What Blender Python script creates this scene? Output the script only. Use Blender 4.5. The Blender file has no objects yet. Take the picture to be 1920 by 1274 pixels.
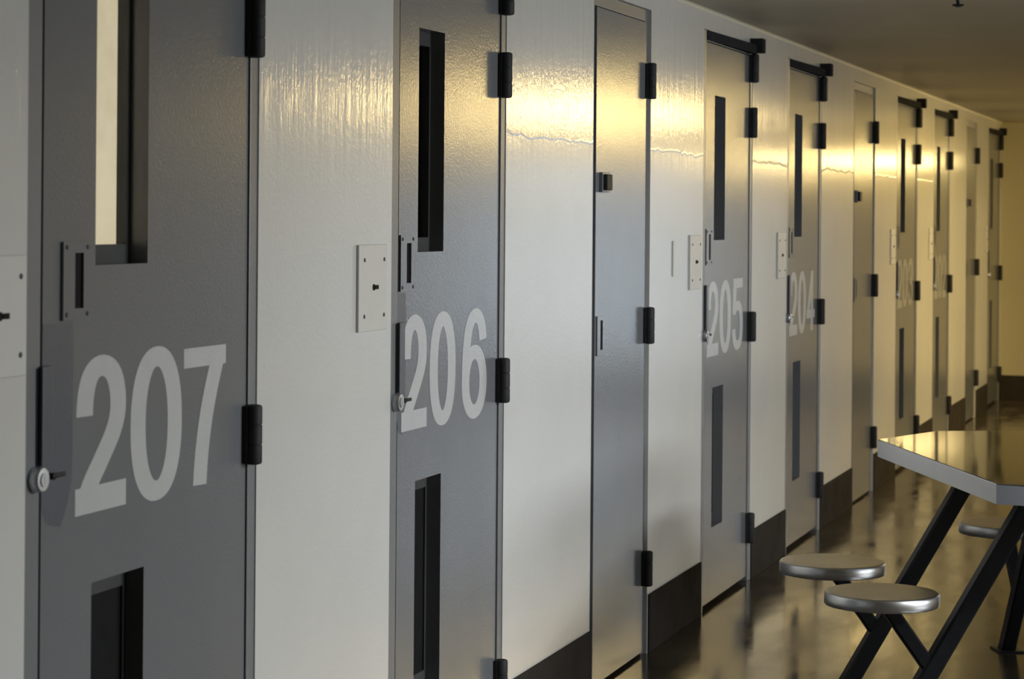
import bpy, bmesh, math, random
from mathutils import Vector, Matrix

random.seed(7)
SC = bpy.context.scene
COL = SC.collection
PI = math.pi

# ------------------------------------------------------------------ camera
EYE = 1.539
THETA = math.radians(17.86)
cam_d = bpy.data.cameras.new('camera')
cam = bpy.data.objects.new('camera', cam_d)
COL.objects.link(cam)
cam_d.sensor_fit = 'HORIZONTAL'
cam_d.sensor_width = 36.0
cam_d.lens = 36.0 * 4300.0 / 1920.0
cam_d.shift_y = -238.0 / 1920.0
cam_d.clip_end = 200
cam.location = (2.0, 0.0, EYE)
ROLL = math.radians(0.45)
cam.matrix_world = (Matrix.Translation((2.0, 0.0, EYE)) @ Matrix.Rotation(THETA, 4, 'Z')
                    @ Matrix.Rotation(PI / 2, 4, 'X') @ Matrix.Rotation(ROLL, 4, 'Z'))
cam_d.dof.use_dof = True
cam_d.dof.focus_distance = 6.3
cam_d.dof.aperture_fstop = 8.0
SC.camera = cam

# ------------------------------------------------------------------ world, exposure
w = bpy.data.worlds.new('world')
SC.world = w
w.use_nodes = True
w.node_tree.nodes['Background'].inputs[0].default_value = (0.55, 0.65, 0.85, 1)
w.node_tree.nodes['Background'].inputs[1].default_value = 0.3
SC.view_settings.view_transform = 'Standard'
SC.view_settings.look = 'None'
SC.view_settings.gamma = 1.0
SC.view_settings.exposure = -0.12
SC.view_settings.use_curve_mapping = False


def area(name, loc, direction, sx, sy, power, color, spread=None):
    d = bpy.data.lights.new(name, 'AREA')
    d.shape = 'RECTANGLE'
    d.size = sx
    d.size_y = sy
    d.energy = power
    d.color = color
    if spread:
        d.spread = math.radians(spread)
    o = bpy.data.objects.new(name, d)
    COL.objects.link(o)
    o.location = loc
    o.rotation_euler = Vector(direction).to_track_quat('-Z', 'Y').to_euler()
    return o


ROOM_H = 2.33
X_R = 8.0       # far side of the dayroom
Y_B = -5.0      # behind the camera
Y_E = 19.62     # end wall
# cool fill set at unseen windows added in the right wall and end wall
area('fill_dayroom', (X_R - 0.06, 7.0, 1.6), (-1, 0, -0.1), 4.0, 1.0, 70, (0.88, 0.94, 1.0), 95)
# unseen cool ceiling lamp added as fill for the near wall (its housing is built with the other lamps)
area('cool_fill_light', (4.6, 5.8, ROOM_H - 0.085), (0, 0, -1), 0.5, 2.4, 350, (0.95, 0.975, 1.0))
area('fill_end', (3.9, Y_E - 0.06, 1.1), (0, -1, 0), 1.5, 1.7, 24, (0.70, 0.85, 1.0))
area('cell_light', (-2.52, 3.9, 1.6), (1, 0, 0), 0.9, 0.5, 90, (1.0, 0.97, 0.90))  # unseen source by the rear wall lights the near cell


# ------------------------------------------------------------------ helpers
def new_mat(name, base, rough=0.5, metal=0.0, spec=0.5):
    m = bpy.data.materials.new(name)
    m.use_nodes = True
    b = m.node_tree.nodes['Principled BSDF']
    b.inputs['Base Color'].default_value = (*base, 1)
    b.inputs['Roughness'].default_value = rough
    b.inputs['Metallic'].default_value = metal
    b.inputs['Specular IOR Level'].default_value = spec
    return m, m.node_tree.nodes, m.node_tree.links, b


def coords(N, L, scale=(1, 1, 1)):
    tc = N.new('ShaderNodeTexCoord')
    mp = N.new('ShaderNodeMapping')
    mp.inputs['Scale'].default_value = scale
    L.new(tc.outputs['Object'], mp.inputs['Vector'])
    return mp.outputs['Vector']


def noise(N, L, vec, scale, detail=4, rough=0.55):
    n = N.new('ShaderNodeTexNoise')
    n.inputs['Scale'].default_value = scale
    n.inputs['Detail'].default_value = detail
    n.inputs['Roughness'].default_value = rough
    L.new(vec, n.inputs['Vector'])
    return n.outputs['Fac']


def ramp(N, L, fac, stops):
    r = N.new('ShaderNodeValToRGB')
    el = r.color_ramp.elements
    while len(el) < len(stops):
        el.new(0.5)
    for e, (p, c) in zip(el, stops):
        e.position = p
        e.color = (*c, 1) if len(c) == 3 else c
    L.new(fac, r.inputs['Fac'])
    return r.outputs['Color']


def math_node(N, L, op, a, b):
    n = N.new('ShaderNodeMath')
    n.operation = op
    for i, v in enumerate((a, b)):
        if isinstance(v, (int, float)):
            n.inputs[i].default_value = v
        else:
            L.new(v, n.inputs[i])
    return n.outputs[0]


def bump(N, L, b, height, strength, dist=0.002, normal=None):
    n = N.new('ShaderNodeBump')
    n.inputs['Distance'].default_value = dist
    if isinstance(strength, (int, float)):
        n.inputs['Strength'].default_value = strength
    else:
        L.new(strength, n.inputs['Strength'])
    L.new(height, n.inputs['Height'])
    if normal is not None:
        L.new(normal, n.inputs['Normal'])
    L.new(n.outputs['Normal'], b.inputs['Normal'])
    return n.outputs['Normal']


def mottled(name, c0, c1, scale, rough, metal=0.0, spec=0.5, bump_s=0.0, bump_scale=150, rough_var=0.0, stretch=(1, 1, 1)):
    m, N, L, b = new_mat(name, c0, rough, metal, spec)
    v = coords(N, L, stretch)
    f = noise(N, L, v, scale)
    L.new(ramp(N, L, f, [(0.3, c0), (0.7, c1)]), b.inputs['Base Color'])
    if rough_var:
        r = math_node(N, L, 'MULTIPLY', f, rough_var)
        r = math_node(N, L, 'ADD', r, rough - rough_var / 2)
        L.new(r, b.inputs['Roughness'])
    if bump_s:
        bump(N, L, b, noise(N, L, v, bump_scale, 3), bump_s)
    return m


def wall_material(name, base):
    m, N, L, b = new_mat(name, base, 0.3, 0, 0.5)
    v = coords(N, L)
    c0 = base
    c1 = tuple(x * 0.93 for x in base)
    f = noise(N, L, v, 1.7, 6)
    L.new(ramp(N, L, f, [(0.35, c0), (0.65, c1)]), b.inputs['Base Color'])
    tc = N.new('ShaderNodeTexCoord')
    sep = N.new('ShaderNodeSeparateXYZ')
    L.new(tc.outputs['Object'], sep.inputs[0])
    wob = noise(N, L, coords(N, L, (1, 2.5, 1)), 3.0, 5)
    z = math_node(N, L, 'ADD', sep.outputs['Z'], math_node(N, L, 'MULTIPLY', math_node(N, L, 'SUBTRACT', wob, 0.5), 0.05))
    up = N.new('ShaderNodeMapRange')      # the older thick glossy coat stays above about 1.76 m
    up.inputs['From Min'].default_value = 1.50
    up.inputs['From Max'].default_value = 1.85
    up.interpolation_type = 'SMOOTHSTEP'
    L.new(z, up.inputs['Value'])
    peel = noise(N, L, v, 75, 3)
    streak = noise(N, L, coords(N, L, (1, 26, 2.2)), 1.0, 5, 0.65)
    h = math_node(N, L, 'ADD', math_node(N, L, 'MULTIPLY', peel, 0.35),
                  math_node(N, L, 'MULTIPLY', math_node(N, L, 'MULTIPLY', streak, up.outputs[0]), 1.6))
    # rim of an old coat: a thin ragged ridge at 1.765 m
    rid = math_node(N, L, 'ABSOLUTE', math_node(N, L, 'SUBTRACT', z, 1.765), 0)
    rm = N.new('ShaderNodeMapRange')
    rm.inputs['From Min'].default_value = 0.0
    rm.inputs['From Max'].default_value = 0.006
    rm.inputs['To Min'].default_value = 0.4
    rm.inputs['To Max'].default_value = 0.0
    L.new(rid, rm.inputs['Value'])
    ry = N.new('ShaderNodeMapRange')
    ry.inputs['From Min'].default_value = 5.2
    ry.inputs['From Max'].default_value = 6.2
    L.new(sep.outputs['Y'], ry.inputs['Value'])
    h = math_node(N, L, 'ADD', h, math_node(N, L, 'MULTIPLY', rm.outputs[0], ry.outputs[0]))
    bump(N, L, b, h, 0.55, 0.0022)
    rr = N.new('ShaderNodeMapRange')
    rr.inputs['To Min'].default_value = 0.262
    rr.inputs['To Max'].default_value = 0.14
    L.new(up.outputs[0], rr.inputs['Value'])
    L.new(rr.outputs[0], b.inputs['Roughness'])
    return m


M = {}
M['wall'] = wall_material('cream gloss wall paint', (0.592, 0.586, 0.555))
M['wall_end'] = mottled('cream end wall paint', (0.58, 0.53, 0.36), (0.54, 0.49, 0.33), 2.0, 0.45, bump_s=0.2)
M['cell'] = mottled('cell wall paint', (0.55, 0.50, 0.40), (0.50, 0.46, 0.36), 3.0, 0.6)
M['ceiling'] = mottled('ceiling paint', (0.42, 0.38, 0.29), (0.36, 0.32, 0.24), 1.3, 0.5, bump_s=0.15, bump_scale=40)
M['door'] = mottled('grey door enamel', (0.156, 0.163, 0.173), (0.140, 0.147, 0.156), 2.3, 0.21, bump_s=0.22, bump_scale=130, rough_var=0.08)
M['frame'] = mottled('grey frame enamel', (0.165, 0.171, 0.179), (0.148, 0.154, 0.162), 3.0, 0.36, bump_s=0.25, bump_scale=110)
M['patch'] = mottled('darker touch-up enamel', (0.082, 0.092, 0.112), (0.074, 0.083, 0.100), 5.0, 0.34, bump_s=0.2, bump_scale=130)
M['hinge'] = mottled('dark bronze hinge paint', (0.028, 0.028, 0.029), (0.020, 0.020, 0.021), 30, 0.6, spec=0.25, bump_s=0.15)
M['dark'] = mottled('shade-darkened glazing stop enamel', (0.065, 0.066, 0.064), (0.05, 0.05, 0.05), 8, 0.5, spec=0.25)  # door grey stop, shade inside the slot darkened into its colour
M['black'] = mottled('black keyway and shadow', (0.012, 0.012, 0.012), (0.008, 0.008, 0.008), 20, 0.7, spec=0.1)
M['plate'] = mottled('cream painted plate', (0.585, 0.575, 0.535), (0.56, 0.55, 0.51), 9, 0.42, bump_s=0.15)
M['chrome'] = mottled('satin chrome', (0.74, 0.77, 0.82), (0.62, 0.65, 0.70), 40, 0.38, metal=1.0)
M['steel'] = mottled('brushed stainless steel', (0.53, 0.56, 0.62), (0.46, 0.49, 0.54), 14, 0.055, metal=1.0, rough_var=0.04, stretch=(1, 6, 1))
M['seat'] = mottled('worn stainless seat', (0.60, 0.60, 0.60), (0.56, 0.56, 0.56), 18, 0.34, metal=1.0, rough_var=0.05)
M['block_and_shade'] = mottled('dark closer block and header shade', (0.034, 0.034, 0.036), (0.026, 0.026, 0.028), 20, 0.8, spec=0.0)  # colour of the closer block and of the header shade wedge
M['steel_edge'] = mottled('brushed stainless edge', (0.74, 0.765, 0.83), (0.68, 0.705, 0.77), 20, 0.18, metal=1.0)
M['leg'] = mottled('charcoal powder coat', (0.013, 0.014, 0.016), (0.010, 0.011, 0.013), 20, 0.4, spec=0.25, bump_s=0.1)
M['baseboard'] = mottled('dark brown vinyl cove base', (0.050, 0.044, 0.037), (0.038, 0.033, 0.028), 6, 0.8, spec=0.0, bump_s=0.1)
M['white_trim'] = mottled('pale corner bead', (0.66, 0.62, 0.50), (0.6, 0.57, 0.45), 6, 0.4)
M['window_frame'] = mottled('grey window frame', (0.2, 0.2, 0.2), (0.18, 0.18, 0.18), 6, 0.4)


def digit_material(name, k):
    m, N, L, b = new_mat(name, (0.42, 0.43, 0.42), 0.26)
    v = coords(N, L)
    f = noise(N, L, v, 9, 8, 0.7)
    L.new(ramp(N, L, f, [(0.30, (0.20, 0.205, 0.21)), (0.36, tuple(c * k for c in (0.45, 0.46, 0.455))), (0.7, tuple(c * k for c in (0.49, 0.495, 0.485)))]), b.inputs['Base Color'])
    bump(N, L, b, noise(N, L, v, 130, 3), 0.2)
    return m


M['digit'] = digit_material('pale grey stencil paint', 1.0)
M['digit_glare'] = digit_material('glare-faded grey stencil paint', 0.62)  # faintness from glare put into the numeral colour


def glass_material():
    m, N, L, b = new_mat('security glass', (0.8, 0.85, 0.82), 0.04)
    b.inputs['Transmission Weight'].default_value = 1.0
    b.inputs['IOR'].default_value = 1.05
    v = coords(N, L)
    f = noise(N, L, v, 10, 5)
    L.new(ramp(N, L, f, [(0.35, (0.95, 0.97, 0.95)), (0.6, (0.85, 0.87, 0.84))]), b.inputs['Base Color'])
    return m


M['glass'] = glass_material()


def floor_material():
    m, N, L, b = new_mat('waxed concrete floor', (0.1, 0.085, 0.06), 0.14)
    v = coords(N, L)
    f = noise(N, L, v, 2.2, 8, 0.62)
    g = noise(N, L, coords(N, L, (1, 0.35, 1)), 5.0, 6, 0.6)
    mix = math_node(N, L, 'ADD', math_node(N, L, 'MULTIPLY', f, 0.6), math_node(N, L, 'MULTIPLY', g, 0.4))
    L.new(ramp(N, L, mix, [(0.35, (0.036, 0.030, 0.022)), (0.5, (0.066, 0.055, 0.040)), (0.66, (0.105, 0.089, 0.066))]), b.inputs['Base Color'])
    r = N.new('ShaderNodeMapRange')
    r.inputs['From Min'].default_value = 0.35
    r.inputs['From Max'].default_value = 0.65
    r.inputs['To Min'].default_value = 0.08
    r.inputs['To Max'].default_value = 0.22
    L.new(g, r.inputs['Value'])
    L.new(r.outputs[0], b.inputs['Roughness'])
    wob = noise(N, L, v, 3.5, 3)
    bump(N, L, b, wob, 0.12, 0.006)
    return m


M['floor'] = floor_material()


def emit_material(name, color, strength):
    m, N, L, b = new_mat(name, (0.8, 0.78, 0.7), 0.5)
    b.inputs['Emission Color'].default_value = (*color, 1)
    b.inputs['Emission Strength'].default_value = strength
    return m


def link(name, bm, mat, parent=None, smooth=False, recalc=True):
    if recalc:
        bmesh.ops.recalc_face_normals(bm, faces=bm.faces[:])
    me = bpy.data.meshes.new(name)
    bm.to_mesh(me)
    bm.free()
    mats = mat if isinstance(mat, (list, tuple)) else [mat]
    for k in mats:
        me.materials.append(k)
    if smooth:
        for p in me.polygons:
            p.use_smooth = True
        try:
            me.set_sharp_from_angle(angle=math.radians(35))
        except Exception:
            pass
    o = bpy.data.objects.new(name, me)
    COL.objects.link(o)
    if parent:
        o.parent = parent
    return o


def tag(o, label=None, cat=None, group=None, kind=None):
    if label:
        o['label'] = label
    if cat:
        o['category'] = cat
    if group:
        o['group'] = group
    if kind:
        o['kind'] = kind
    return o


def empty(name, loc, rz=0.0):
    o = bpy.data.objects.new(name, None)
    o.empty_display_size = 0.1
    COL.objects.link(o)
    o.location = loc
    o.rotation_euler = (0, 0, rz)
    return o


def box(bm, x0, x1, y0, y1, z0, z1, bev=0.0, mi=0):
    vs = [bm.verts.new((x, y, z)) for x in (x0, x1) for y in (y0, y1) for z in (z0, z1)]
    fs = []
    for q in ((0, 1, 3, 2), (4, 6, 7, 5), (0, 4, 5, 1), (2, 3, 7, 6), (0, 2, 6, 4), (1, 5, 7, 3)):
        f = bm.faces.new([vs[i] for i in q])
        f.material_index = mi
        fs.append(f)
    if bev:
        bmesh.ops.recalc_face_normals(bm, faces=fs)
        es = list({e for f in fs for e in f.edges})
        bmesh.ops.bevel(bm, geom=es, offset=bev, segments=2, profile=0.5, affect='EDGES')


def lathe(bm, profile, center, axis='Z', seg=24):
    """profile: list of (radius, height)"""
    rings = []
    for r, h in profile:
        ring = []
        for k in range(seg):
            a = 2 * PI * k / seg
            c, s = r * math.cos(a), r * math.sin(a)
            p = {'Z': (c, s, h), 'X': (h, c, s), 'Y': (c, h, s)}[axis]
            ring.append(bm.verts.new((center[0] + p[0], center[1] + p[1], center[2] + p[2])))
        rings.append(ring)
    for a, b in zip(rings, rings[1:]):
        for k in range(seg):
            bm.faces.new((a[k], a[(k + 1) % seg], b[(k + 1) % seg], b[k]))
    bm.faces.new(rings[0][::-1])
    bm.faces.new(rings[-1])


def panel(bm, y0, y1, z0, z1, x0, x1, holes):
    """slab in the YZ plane from x0 (back) to x1 (front) with rectangular holes (ya,yb,za,zb)"""
    ys = sorted({y0, y1, *[h[0] for h in holes], *[h[1] for h in holes]})
    zs = sorted({z0, z1, *[h[2] for h in holes], *[h[3] for h in holes]})
    vd = {}

    def vert(y, z):
        if (y, z) not in vd:
            vd[(y, z)] = bm.verts.new((x0, y, z))
        return vd[(y, z)]
    faces = []
    for i in range(len(ys) - 1):
        for j in range(len(zs) - 1):
            cy, cz = (ys[i] + ys[i + 1]) / 2, (zs[j] + zs[j + 1]) / 2
            if any(h[0] < cy < h[1] and h[2] < cz < h[3] for h in holes):
                continue
            faces.append(bm.faces.new((vert(ys[i], zs[j]), vert(ys[i + 1], zs[j]), vert(ys[i + 1], zs[j + 1]), vert(ys[i], zs[j + 1]))))
    r = bmesh.ops.extrude_face_region(bm, geom=faces, use_keep_orig=True)
    bmesh.ops.translate(bm, verts=[g for g in r['geom'] if isinstance(g, bmesh.types.BMVert)], vec=(x1 - x0, 0, 0))


def tube(bm, p0, p1, side, up=Vector((0, 1, 0))):
    """square tube between two points, cut square; side = width"""
    p0, p1 = Vector(p0), Vector(p1)
    d = (p1 - p0).normalized()
    u = (up - d * up.dot(d)).normalized()
    v = d.cross(u)
    h = side / 2
    c = h * 0.25
    prof = [(h, h - c), (h - c, h), (-h + c, h), (-h, h - c), (-h, -h + c), (-h + c, -h), (h - c, -h), (h, -h + c)]
    ra = [bm.verts.new(p0 + u * a + v * b) for a, b in prof]
    rb = [bm.verts.new(p1 + u * a + v * b) for a, b in prof]
    n = len(prof)
    for k in range(n):
        bm.faces.new((ra[k], ra[(k + 1) % n], rb[(k + 1) % n], rb[k]))
    bm.faces.new(ra[::-1])
    bm.faces.new(rb)


# ------------------------------------------------------------------ digits (flat painted strokes on a door leaf)
def bez(p, n=14):
    p0, p1, p2, p3 = p
    out = []
    for k in range(n + 1):
        t = k / n
        s = 1 - t
        out.append((s**3 * p0[0] + 3 * s * s * t * p1[0] + 3 * s * t * t * p2[0] + t**3 * p3[0],
                    s**3 * p0[1] + 3 * s * s * t * p1[1] + 3 * s * t * t * p2[1] + t**3 * p3[1]))
    return out


def chain(*segs):
    out = []
    for s in segs:
        pts = bez(s)
        out += pts if not out else pts[1:]
    return out


def oval(cx, cy, rx, ry, e=2.25, n=56):
    out = []
    for k in range(n):
        a = 2 * PI * k / n
        c, s = math.cos(a), math.sin(a)
        out.append((cx + rx * math.copysign(abs(c)**(2 / e), c), cy + ry * math.copysign(abs(s)**(2 / e), s)))
    return out


STROKES = {
    '0': [('closed', oval(.5, .5, .5, .5))],
    '2': [('open', chain(((0, .64), (0, .88), (.18, 1), (.5, 1)), ((.5, 1), (.82, 1), (1, .88), (1, .70)),
                         ((1, .70), (1, .53), (.74, .43), (.48, .29)), ((.48, .29), (.24, .17), (.06, .10), (.03, -.03)))),
          ('bar', [(-.02, .02), (1.02, .02)])],
    '7': [('bar', [(0, 1), (1, 1)]), ('open', chain(((.97, 1.0), (.72, .75), (.40, .42), (.34, -.06))))],
    '6': [('closed', oval(.5, .31, .5, .31, 2.1)),
          ('open', chain(((.98, .74), (.93, .92), (.78, 1), (.54, 1)), ((.54, 1), (.12, 1), (0, .68), (0, .34))))],
    '5': [('bar', [(.14, 1), (.96, 1)]), ('open', [(.14, 1.0), (.10, .76), (.05, .50)]),
          ('open', chain(((.04, .52), (.22, .68), (1, .74), (1, .33)), ((1, .33), (1, .1), (.8, 0), (.48, 0)),
                         ((.48, 0), (.2, 0), (.02, .1), (0, .27))))],
    '4': [('open', [(.74, -.06), (.74, .5), (.74, 1.06)]), ('open', [(.74, 1.0), (.36, .62), (.0, .27)]), ('bar', [(-.05, .25), (1.05, .25)])],
    '3': [('open', chain(((0, .74), (.02, .92), (.2, 1), (.48, 1)), ((.48, 1), (.8, 1), (.95, .88), (.95, .74)),
                         ((.95, .74), (.95, .58), (.75, .53), (.40, .53)))),
          ('open', chain(((.40, .53), (.8, .53), (1, .45), (1, .27)), ((1, .27), (1, .1), (.8, 0), (.48, 0)),
                         ((.48, 0), (.2, 0), (.02, .1), (0, .26))))],
}


def add_digit(ch, x, y0, wd, z0, ht, parent, mat='digit', a=0.031, b=0.0195):
    bm = bmesh.new()
    lift = 0.0
    for kind, pts in STROKES[ch]:
        P = [(y0 + a + p[0] * (wd - 2 * a), z0 + b + p[1] * (ht - 2 * b)) for p in pts]
        n = len(P)
        aa, bb = a, b * (1.25 if kind == 'bar' and ch in '2' else 1.0)
        L_, R_ = [], []
        for k in range(n):
            if kind == 'closed':
                q0, q1 = P[k - 1], P[(k + 1) % n]
            else:
                q0, q1 = P[max(k - 1, 0)], P[min(k + 1, n - 1)]
            ty, tz = q1[0] - q0[0], q1[1] - q0[1]
            l = math.hypot(ty, tz)
            ny, nz = -tz / l, ty / l
            den = math.sqrt((aa * ny)**2 + (bb * nz)**2)
            oy, oz = aa * aa * ny / den, bb * bb * nz / den
            if kind == 'bar':
                ext = a * (1 if k else -1)
            else:
                ext = 0
            xx = x + lift
            L_.append(bm.verts.new((xx, P[k][0] + oy + ext, P[k][1] + oz)))
            R_.append(bm.verts.new((xx, P[k][0] - oy + ext, P[k][1] - oz)))
        rng = range(n) if kind == 'closed' else range(n - 1)
        for k in rng:
            j = (k + 1) % n
            bm.faces.new((L_[k], R_[k], R_[j], L_[j]))
        lift += 0.0001
    for f in bm.faces:
        f.normal_update()
        if f.normal.x < 0:
            f.normal_flip()
    o = link('number_digit', bm, M[mat], parent, recalc=False)
    o['label'] = 'pale grey painted numeral ' + ch
    return o


# ------------------------------------------------------------------ doors: wall layout (metres along the wall)
def Yu(q):
    return 9487e-4 * q - 0.644


CELLS = [  # number, near edge of frame, width of frame
    ('207', Yu(4.361), 0.963), ('206', Yu(6.211), 0.898), ('205', Yu(9.737), 0.909), ('204', Yu(11.50), 0.870),
    ('203', Yu(15.04), 0.905), ('202', Yu(16.80), 0.86), ('201', Yu(20.30), 0.90)]
CLOSETS = [(Yu(8.105), 0.735), (Yu(13.42), 0.722), (Yu(18.74), 0.68)]
F_TOP = 2.251
LEAF_TOP = 2.205
openings = [(y, y + wd) for _, y, wd in CELLS] + [(y, y + wd) for y, wd in CLOSETS]
openings.sort()

# ------------------------------------------------------------------ room shell
bm = bmesh.new()
box(bm, -2.8, X_R + 0.2, Y_B - 0.2, Y_E + 0.3, -0.15, 0.0)
tag(link('floor', bm, M['floor']), 'polished brown grey floor reflecting the cell fronts', 'floor', kind='structure')
bm = bmesh.new()
box(bm, -2.8, X_R + 0.2, Y_B - 0.2, Y_E + 0.3, ROOM_H, ROOM_H + 0.15)
tag(link('ceiling', bm, M['ceiling']), 'low dim cream ceiling over the hall', 'ceiling', kind='structure')

bm = bmesh.new()
panel(bm, Y_B, Y_E, 0.0, ROOM_H, -0.20, 0.0, [(a, b, 0.0, F_TOP) for a, b in openings])
tag(link('wall_left', bm, M['wall']), 'long glossy cream wall pierced by the grey doors', 'wall', kind='structure')
bm = bmesh.new()
EW = (3.1, 4.7, 0.2, 1.98)
panel(bm, -2.8, X_R, 0.0, ROOM_H, -0.2, 0.0, [EW])
for v in bm.verts:
    v.co = Vector((v.co.y, Y_E - v.co.x, v.co.z))
tag(link('wall_end', bm, M['wall_end']), 'yellowish end wall closing the hall', 'wall', kind='structure')
RW = (5.0, 9.0, 1.05, 2.15)
bm = bmesh.new()
panel(bm, Y_B, Y_E, 0.0, ROOM_H, X_R, X_R + 0.2, [RW])
tag(link('wall_right', bm, M['wall_end']), 'far dayroom wall opposite the cells with an added long window', 'wall', kind='structure')
bm = bmesh.new()
box(bm, -2.8, X_R, Y_B - 0.2, Y_B, 0, ROOM_H)
tag(link('wall_back', bm, M['wall_end']), 'wall behind the viewer', 'wall', kind='structure')
bm = bmesh.new()
box(bm, -2.8, -2.6, Y_B, Y_E, 0, ROOM_H)
tag(link('wall_cell_rear', bm, M['cell']), 'rear wall of the cells seen through door slots', 'wall', kind='structure')
# partitions between the rooms behind the doors
bm = bmesh.new()
ps = [2.3] + [(openings[i][1] + openings[i + 1][0]) / 2 for i in range(len(openings) - 1)]
for p in ps:
    box(bm, -2.6, -0.2, p - 0.06, p + 0.06, 0, ROOM_H)
tag(link('wall_cell_partition', bm, M['cell']), 'partition walls between the cells behind the doors', 'wall', kind='structure')

# baseboards between the doors
bm = bmesh.new()
edges = [Y_B] + [v for ab in openings for v in ab] + [Y_E]
for i in range(0, len(edges), 2):
    a, b = edges[i] + (0.012 if i else 0), edges[i + 1] - 0.004
    if b - a > 0.03:
        box(bm, 0.0, 0.007, a, b, 0.0, 0.205, 0.002)
tag(link('baseboard_left', bm, M['baseboard']), 'dark brown vinyl base strip along the cream wall between doors', 'baseboard', kind='structure')
bm = bmesh.new()
box(bm, 0.008, X_R, Y_E - 0.008, Y_E, 0, 0.205, 0.002)
tag(link('baseboard_end', bm, M['baseboard']), 'dark base strip along the foot of the end wall', 'baseboard', kind='structure')
# caulk bead in the corner of wall and ceiling
bm = bmesh.new()
a = [bm.verts.new((0, Y_B, ROOM_H - .010)), bm.verts.new((.004, Y_B, ROOM_H - .004)), bm.verts.new((.010, Y_B, ROOM_H)), bm.verts.new((0, Y_B, ROOM_H))]
b = [bm.verts.new((v.co.x, Y_E, v.co.z)) for v in a]
for k in range(4):
    bm.faces.new((a[k], a[(k + 1) % 4], b[(k + 1) % 4], b[k]))
bm.faces.new(a[::-1])
bm.faces.new(b)
tag(link('trim_1', bm, M['white_trim']), 'thin pale bead where the cream wall meets the ceiling', 'trim', kind='structure')


def window(name, make_box, label):
    bm = bmesh.new()
    make_box(bm)
    return tag(link(name, bm, M['window_frame']), label, 'window', kind='structure')


def w1(bm):
    y0, y1, z0, z1 = RW
    n = 6
    for k in range(n + 1):
        y = y0 + (y1 - y0) * k / n
        y = min(max(y, y0 + .03), y1 - .03)
        box(bm, X_R + 0.02, X_R + 0.1, y - .03, y + .03, z0, z1)
    box(bm, X_R + 0.02, X_R + 0.1, y0, y1, z0, z0 + .05)
    box(bm, X_R + 0.02, X_R + 0.1, y0, y1, z1 - .05, z1)


def w2(bm):
    x0, x1, z0, z1 = EW
    for x in (x0 + .03, (x0 + x1) / 2, x1 - .03):
        box(bm, x - .03, x + .03, Y_E + .02, Y_E + .1, z0, z1)
    for z in (z0 + .03, z1 - .03):
        box(bm, x0, x1, Y_E + .02, Y_E + .1, z - .03, z + .03)


window('fill_window_1', w1, 'added long window in the unseen wall opposite the cells')  # unseen window added to carry the cool fill
window('fill_window_2', w2, 'added tall glazed opening in the unseen part of the end wall')  # unseen opening added for the cool sheen on the wall


# ------------------------------------------------------------------ doors
def hinge(parent, y, z0, z1, r=0.018, x=0.012, name='hinge'):
    bm = bmesh.new()
    h = z1 - z0
    g = 0.0022
    prof = [(r * .55, 0), (r * .9, 0.002), (r, 0.006)]
    for k in range(1, 3):
        zc = h * k / 3
        prof += [(r, zc - g), (r * .93, zc - g * .4), (r * .93, zc + g * .4), (r, zc + g)]
    prof += [(r, h - 0.006), (r * .9, h - 0.002), (r * .55, h)]
    lathe(bm, prof, (x, y, z0), 'Z', 20)
    box(bm, -0.014, 0.006, y - 0.020, y + 0.020, z0 + .003, z1 - .003)
    return link(name, bm, M['hinge'], parent, smooth=True)


def frame(parent, wd, fx=-0.002):
    bm = bmesh.new()
    nj, fj = 0.052, 0.040
    bx = -0.19
    box(bm, bx, fx, 0.0005, nj, 0, F_TOP - .0005, 0.002)
    box(bm, bx, fx, wd - fj, wd - .0005, 0, F_TOP - .0005, 0.002)
    box(bm, bx, fx, nj, wd - fj, LEAF_TOP + 0.004, F_TOP - .0005, 0.002)
    # door stops behind the leaf
    box(bm, bx, -0.076, nj, nj + .016, 0, LEAF_TOP)
    box(bm, bx, -0.076, wd - fj - .016, wd - fj, 0, LEAF_TOP)
    box(bm, bx, -0.076, nj, wd - fj, LEAF_TOP - .016, LEAF_TOP + .004)
    return link('frame', bm, M['frame'], parent)


LX = -0.006     # face of the leaf


def slot_window(parent, y0, y1, z0, z1, solid=False):
    """glazing stop with its pane behind a slot in the leaf"""
    bm = bmesh.new()
    panel(bm, y0, y1, z0, z1, LX - 0.062, LX - 0.038, [(y0 + .020, y1 - .012, z0 + .036, z1 - .036)])
    s = link('glazing_stop', bm, M['dark'], parent)
    bm = bmesh.new()
    box(bm, LX - 0.048, LX - 0.043, y0 + .018, y1 - .010, z0 + .034, z1 - .034)
    link('shutter' if solid else 'pane', bm, M['black'] if solid else M['glass'], s)
    return s


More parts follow.
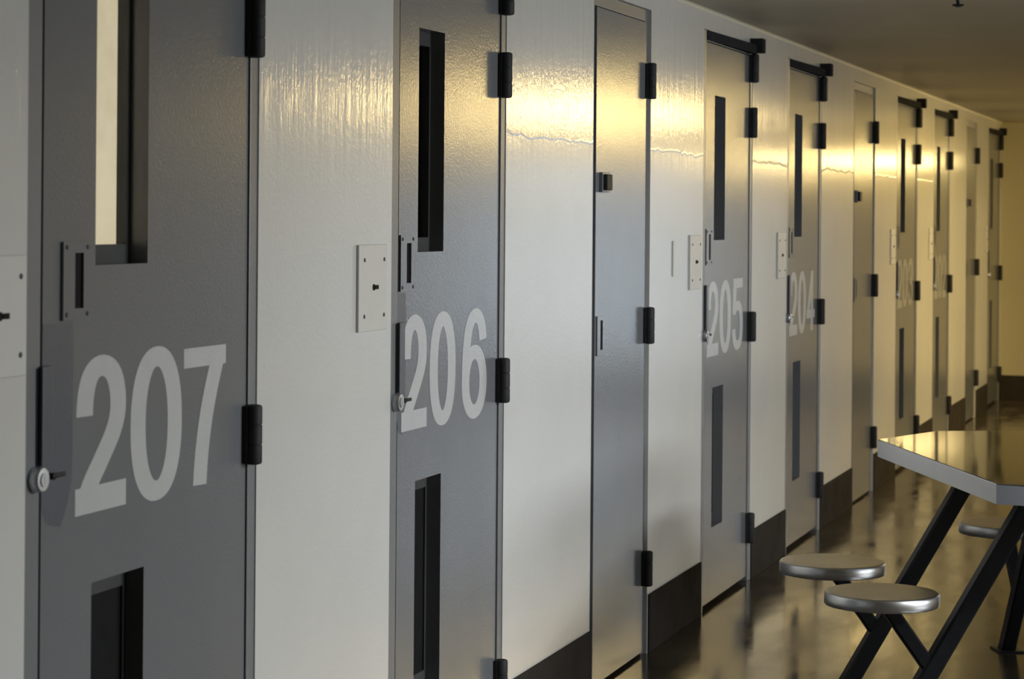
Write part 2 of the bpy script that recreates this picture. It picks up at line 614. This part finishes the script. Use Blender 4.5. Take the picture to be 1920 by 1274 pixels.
def cell_door(i, num, y0, wd, label, digits):
    d = empty('door_%d' % i, (0, y0, 0))
    tag(d, label, 'door', 'numbered grey cell doors', 'structure')
    frame(d, wd)
    ly0, ly1 = 0.052 + 0.013, wd - 0.040 - 0.003
    wf = {'207': (.266, .482), '206': (.224, .440)}.get(num, (.238, .452))
    wy0, wy1 = wf[0] * wd, wf[1] * wd
    bm = bmesh.new()
    panel(bm, ly0, ly1, 0.022, LEAF_TOP, LX - 0.055, LX, [(wy0, wy1, 1.437, 2.006), (wy0 - .006, wy1 - .006, 0.308, 0.858)])
    link('leaf', bm, M['door'], d)
    slot_window(d, wy0, wy1, 1.437, 2.006)['label'] = 'upper viewing slot stop'
    slot_window(d, wy0 - .006, wy1 - .006, 0.308, 0.858, True)['label'] = 'lower slot stop'
    hy = wd - 0.0415
    for z0, z1 in ((0.160, 0.288), (1.006, 1.132), (1.860, 1.988)):
        hinge(d, hy, z0, z1)
    # closer: block on the header over a pivot post
    hinge(d, hy + .002, 2.092, 2.212, 0.020, 0.014, 'pivot_post')
    bm = bmesh.new()
    box(bm, 0.0006, 0.056, hy - .03, hy + .03, 2.216, 2.276, 0.003)
    lathe(bm, [(0.011, 0), (0.011, .01)], (0.014, hy + .002, 2.2105), 'Z', 16)
    link('closer_block', bm, M['block_and_shade'], d)
    bm = bmesh.new()
    ya, yb = .054, hy - .03  # dark wedge stands in for the shade along the header
    quad = [(-0.0018, ya), (0.002, ya), (0.030, yb), (-0.0018, yb)]
    lo = [bm.verts.new((x, y, 2.2115)) for x, y in quad]
    hi = [bm.verts.new((x, y, 2.2495)) for x, y in quad]
    for k in range(4):
        bm.faces.new((lo[k], lo[(k + 1) % 4], hi[(k + 1) % 4], hi[k]))
    bm.faces.new(lo[::-1])
    bm.faces.new(hi)
    link('header_shade', bm, M['block_and_shade'], d)
    # keyhole escutcheon with its slot
    ey = 0.128 if num == '207' else 0.066
    ew = 0.100
    bm = bmesh.new()
    panel(bm, ey, ey + ew, 1.341, 1.481, LX, LX + 0.006, [(ey + .042, ey + .074, 1.361, 1.461)])
    e = link('escutcheon', bm, M['door'], d)
    bm = bmesh.new()
    box(bm, LX + .0003, LX + .0012, ey + .0425, ey + .0735, 1.3615, 1.4605)
    link('key_slot', bm, M['black'], e)
    for sy in (.012, .088):
        for sz in (1.351, 1.471):
            bm = bmesh.new()
            lathe(bm, [(0.0045, 0), (0.0045, .001), (0.003, .002)], (LX + .006, ey + sy, sz), 'X', 10)
            link('screw', bm, M['dark'], e)
    # latch guard lapping the frame, and the lock cylinder below it
    bm = bmesh.new()
    box(bm, -0.0018, 0.007, 0.046, 0.082, 1.092, 1.265, 0.001)
    link('latch_guard', bm, M['patch'], d)
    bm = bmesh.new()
    box(bm, -0.0022, -0.0012, 0.037, 0.046, 1.085, 1.262)  # black strip painted in as the shadow line beside the guard
    link('guard_shadow', bm, M['black'], d)
    bm = bmesh.new()
    lathe(bm, [(0.023, 0), (0.023, .012), (0.020, .017), (0.012, .0175), (0.012, .020)], (-0.0018, 0.036, 1.070), 'X', 28)
    box(bm, 0.0178, 0.0187, 0.0345, 0.0375, 1.061, 1.079)
    link('lock_cylinder', bm, M['chrome'], d, smooth=True)
    bm = bmesh.new()
    lathe(bm, [(0.006, 0), (0.006, .014), (0.003, .016)], (LX, 0.088, 1.070), 'X', 14)
    box(bm, LX + .010, LX + .016, 0.086, 0.125, 1.067, 1.075, 0.001)
    link('thumb_pull', bm, M['hinge'], d, smooth=True)
    for (ch, f0, f1, z0, z1) in digits:
        add_digit(ch, LX + 0.0004, f0 * wd, (f1 - f0) * wd, z0, z1 - z0, d, 'digit_glare' if num in ('203', '202') else 'digit')
    return d


def paint_patch(parent, y0, y1, z0, z1):
    """touch-up coat of a darker grey beside the lock, with a ragged rim"""
    bm = bmesh.new()
    rnd = random.Random(3)
    pts = [(y0, z1), (y0, z0 + .04)]
    pts += [(y0 + (y1 - y0) * t, z0 + dz) for t, dz in ((.15, .012), (.4, .004), (.62, .0), (.8, .03), (.93, .06))]
    pts += [(y1 + rnd.uniform(-.003, .003), z0 + .09 + (z1 - z0 - .09) * t) for t in (0, .2, .4, .6, .8, 1.0)]
    vs = [bm.verts.new((LX + 0.0003, y, z)) for y, z in pts]
    f = bm.faces.new(vs)
    f.normal_update()
    if f.normal.x < 0:
        f.normal_flip()
    o = link('paint_patch', bm, M['patch'], parent, recalc=False)
    o['label'] = 'darker grey touch-up paint around the lock'
    return o


ZB, ZT = 0.982, 1.276
generic = lambda s: [(s[0], .120, .335, ZB, ZT), (s[1], .360, .590, ZB, ZT), (s[2], .615, .845, ZB, ZT)]
DIG = {
    '207': [('2', .196, .394, ZB + .004, ZT - .004), ('0', .414, .640, ZB - .004, ZT), ('7', .648, .850, ZB, ZT - .012)],
    '206': [('2', .105, .305, ZB + .008, ZT + .004), ('0', .330, .555, ZB, ZT + .004), ('6', .612, .845, ZB - .004, ZT + .002)],
    '205': generic('205'), '204': generic('204'), '203': generic('203'), '202': generic('202'), '201': []}
LBL = {
    '207': 'large near grey steel cell door painted with the number 207',
    '206': 'grey steel cell door painted with the number 206, left of the first narrow door',
    '205': 'grey steel cell door painted with the number 205 beside the first dark base strip',
    '204': 'grey steel cell door painted with the number 204, standing behind the nearest stools',
    '203': 'distant grey steel cell door just past the second narrow door, faint number 203',
    '202': 'distant grey steel cell door with faint number, just before the third narrow door',
    '201': 'farthest grey cell door, hard against the yellowish end wall'}
doors = {}
for i, (num, y0, wd) in enumerate(CELLS):
    doors[num] = cell_door(i + 1, num, y0, wd, LBL[num], DIG[num])
paint_patch(doors['207'], 0.066, 0.176, 0.975, 1.338)
paint_patch(doors['206'], 0.060, 0.120, 0.985, 1.338)


def closet_door(i, y0, wd, label):
    d = empty('door_%d' % i, (0, y0, 0))
    tag(d, label, 'door', 'narrow unnumbered doors', 'structure')
    frame(d, wd, -0.012)
    ly0, ly1 = 0.052 + .005, wd - .040 - .003
    bm = bmesh.new()
    box(bm, LX - .05, LX, ly0, ly1, .012, LEAF_TOP, 0.0015)
    link('leaf', bm, M['door'], d)
    for z0, z1 in ((0.242, 0.366), (1.086, 1.214), (1.938, 2.064)):
        hinge(d, wd - .0415, z0, z1)
    bm = bmesh.new()
    box(bm, LX, LX + .012, .096, .190, 1.608, 1.672, 0.002)
    p = link('bolt_housing', bm, M['frame'], d)
    bm = bmesh.new()
    box(bm, LX + .012, LX + .026, .104, .168, 1.614, 1.666, 0.003)
    link('bolt', bm, M['hinge'], p)
    bm = bmesh.new()
    panel(bm, .072, .160, 1.078, 1.206, LX, LX + .005, [(.108, .136, 1.096, 1.192)])
    e = link('escutcheon', bm, M['door'], d)
    bm = bmesh.new()
    box(bm, LX + .0003, LX + .001, .1085, .1355, 1.0965, 1.1915)
    link('key_slot', bm, M['black'], e)
    return d


CL = ['narrow unnumbered grey door between cell doors 206 and 205',
      'narrow unnumbered grey door between cell doors 204 and 203',
      'narrow unnumbered grey door far down the hall, second door from the end wall']
for i, (y0, wd) in enumerate(CLOSETS):
    closet_door(8 + i, y0, wd, CL[i])


# ------------------------------------------------------------------ lock access plates on the wall beside each cell door
def wall_plate(y1, label, w_=0.184):
    p = empty('lock_access_plate', (0, y1 - w_, 1.254))
    tag(p, label, 'cover plate', 'lock access plates on the wall')
    bm = bmesh.new()
    box(bm, 0.0, 0.007, 0, w_, 0, 0.206, 0.0015)
    link('cover', bm, M['plate'], p)
    bm = bmesh.new()
    lathe(bm, [(0.008, 0), (0.008, .0015)], (0.007, w_ * .52, .104), 'X', 14)
    box(bm, 0.007, 0.0085, w_ * .52 + .004, w_ * .52 + .03, .099, .109)
    link('keyhole', bm, M['black'], p)
    for sy, sz in ((.035, .170), (w_ - .02, .170), (.035, .036), (w_ - .02, .036)):
        bm = bmesh.new()
        lathe(bm, [(0.005, 0), (0.005, .0012), (0.003, .002)], (0.007, sy, sz), 'X', 12)
        link('screw', bm, M['dark'], p)
    return p


PL = {
    '207': 'cream wall plate at the left picture edge, beside door 207',
    '206': 'cream wall plate with keyhole between doors 207 and 206',
    '205': 'cream wall plate with keyhole just left of door 205',
    '204': 'cream wall plate between doors 205 and 204',
    '203': 'small distant cream wall plate just left of door 203',
    '202': 'small distant cream wall plate between doors 203 and 202',
    '201': 'farthest cream wall plate, beside the last door at the end wall'}
for num, y0, wd in CELLS:
    gap = 0.012 if num == '207' else 0.047
    wall_plate(y0 - gap, PL[num])

bm = bmesh.new()
box(bm, 0.0, 0.005, 0, 0.022, 0, 0.130, 0.0015)
o = link('cover_strip', bm, M['plate'])
o.location = (0, Yu(9.222), 1.311)
tag(o, 'thin vertical cream strip on the wall left of the plate by door 205', 'cover strip')


# ------------------------------------------------------------------ steel table with fixed stools
def make_table():
    t = empty('dining_table', (1.909, 7.38, 0), math.radians(24.0))
    tag(t, 'large stainless steel clipped-corner table with fixed round stools on charcoal legs', 'table')
    H, TH, S, C = 0.80, 0.057, 0.903, 0.285
    e = S - C
    g = e - 0.135
    ring = [(-S, -e), (-g, -S), (g, -S), (S, -e), (S, e), (e, S), (-e, S), (-S, e)]
    bm = bmesh.new()
    top = [bm.verts.new((x, y, H)) for x, y in ring]
    bot = [bm.verts.new((x, y, H - TH)) for x, y in ring]
    bm.faces.new(top)
    bm.faces.new(bot[::-1])
    for k in range(8):
        f = bm.faces.new((top[k], bot[k], bot[(k + 1) % 8], top[(k + 1) % 8]))
        f.material_index = 1
    es = [ed for ed in bm.edges if all(v.co.z > H - .001 for v in ed.verts)]
    bmesh.ops.bevel(bm, geom=es, offset=0.004, segments=2, profile=0.5, affect='EDGES')
    link('tabletop', bm, [M['steel'], M['steel_edge']], t)
    for q in range(4):
        R = Matrix.Rotation(q * PI / 2, 4, 'Z')
        for lat in (0.292, -0.292):
            def pt(out, z):      # out = distance outside the table edge
                return R @ Vector((-(S + out), lat, z))
            upv = R @ Vector((0, 1, 0))
            bm = bmesh.new()
            foot, head = pt(0.215, 0.004), pt(-0.225, H - TH)
            tube(bm, foot, head, 0.052, upv)
            # trim the ends flat
            for v in bm.verts:
                d_ = (head - foot)
                if (v.co - foot).length < .06:
                    v.co += d_ * ((0.006 - v.co.z) / d_.z)
                else:
                    v.co += d_ * ((H - TH - 0.0005 - v.co.z) / d_.z)
            link('leg', bm, M['leg'], t)
            bm = bmesh.new()
            c = pt(0.215, 0)
            box(bm, -.055, .055, -.045, .045, 0, .006, .001)
            bmesh.ops.transform(bm, matrix=Matrix.Translation(c) @ R, verts=bm.verts[:])
            link('foot_plate', bm, M['leg'], t)
            bm = bmesh.new()
            tube(bm, pt(0.085, 0.222), pt(0.222, 0.415), 0.042, upv)
            link('seat_strut', bm, M['leg'], t)
            bm = bmesh.new()
            cs = pt(0.232, 0)
            r = 0.166
            lathe(bm, [(.06, .412), (r - .014, .412), (r - .012, .412), (r - .002, .413), (r, .416), (r, .444), (r - .003, .4485), (r - .010, .450), (r - .012, .450), (.012, .450)], (cs.x, cs.y, 0), 'Z', 64)
            lathe(bm, [(.05, .404), (.05, .412)], (cs.x, cs.y, 0), 'Z', 20)
            link('stool_seat', bm, M['seat'], t, smooth=True)
    return t


make_table()

# ------------------------------------------------------------------ sprinkler head under the ceiling
s = empty('sprinkler_head', (1.01, 8.19, ROOM_H))
tag(s, 'small dark sprinkler head hanging from the ceiling at the top edge', 'sprinkler')
bm = bmesh.new()
lathe(bm, [(.028, 0), (.028, -.004), (.012, -.008), (.009, -.03)], (0, 0, 0), 'Z', 20)
link('escutcheon', bm, M['dark'], s, smooth=True)
bm = bmesh.new()
lathe(bm, [(.006, -.030), (.006, -.042), (.020, -.043), (.022, -.046), (.008, -.052)], (0, 0, 0), 'Z', 20)
link('deflector', bm, M['hinge'], s, smooth=True)


# ------------------------------------------------------------------ ceiling lights of the dayroom
def ceiling_light(x, y, length, width, strength, color, label, rz=0.0, drop=0.07):
    t = empty('ceiling_light', (x, y, ROOM_H), rz)
    tag(t, label, 'ceiling light', 'ceiling lights of the hall')
    bm = bmesh.new()
    box(bm, -width / 2 - .02, width / 2 + .02, -length / 2 - .03, length / 2 + .03, -0.03, -0.0003, .003)
    link('housing', bm, M['window_frame'], t)
    bm = bmesh.new()
    box(bm, -width / 2, width / 2, -length / 2, length / 2, -drop, -0.03, .012)
    link('diffuser', bm, emit_material('warm diffuser', color, strength), t)
    return t


WARM = (1.0, 0.73, 0.29)
ceiling_light(2.6, 15.4, 3.4, 0.30, 50, WARM, 'warm ceiling light over the far part of the hall', drop=0.12)
ceiling_light(5.5, 17.6, 2.4, 0.30, 9, WARM, 'warm ceiling light over the middle of the dayroom', drop=0.12)
ceiling_light(4.6, 5.8, 2.4, 0.5, 3, (0.97, 0.985, 1.0), 'added cool white fill light over the unseen near dayroom')  # unseen fixture added around the cool fill light

t = empty('wall_light', (1.33, Y_E, 2.0))
tag(t, 'long warm lamp mounted high on the end wall', 'wall light')
bm = bmesh.new()
box(bm, -.64, .64, -.04, -.0003, -.07, .07, .003)
link('housing', bm, M['window_frame'], t)
bm = bmesh.new()
box(bm, -.61, .61, -.11, -.04, -.055, .055, .015)
link('diffuser', bm, emit_material('warm tube diffuser', WARM, 20), t)
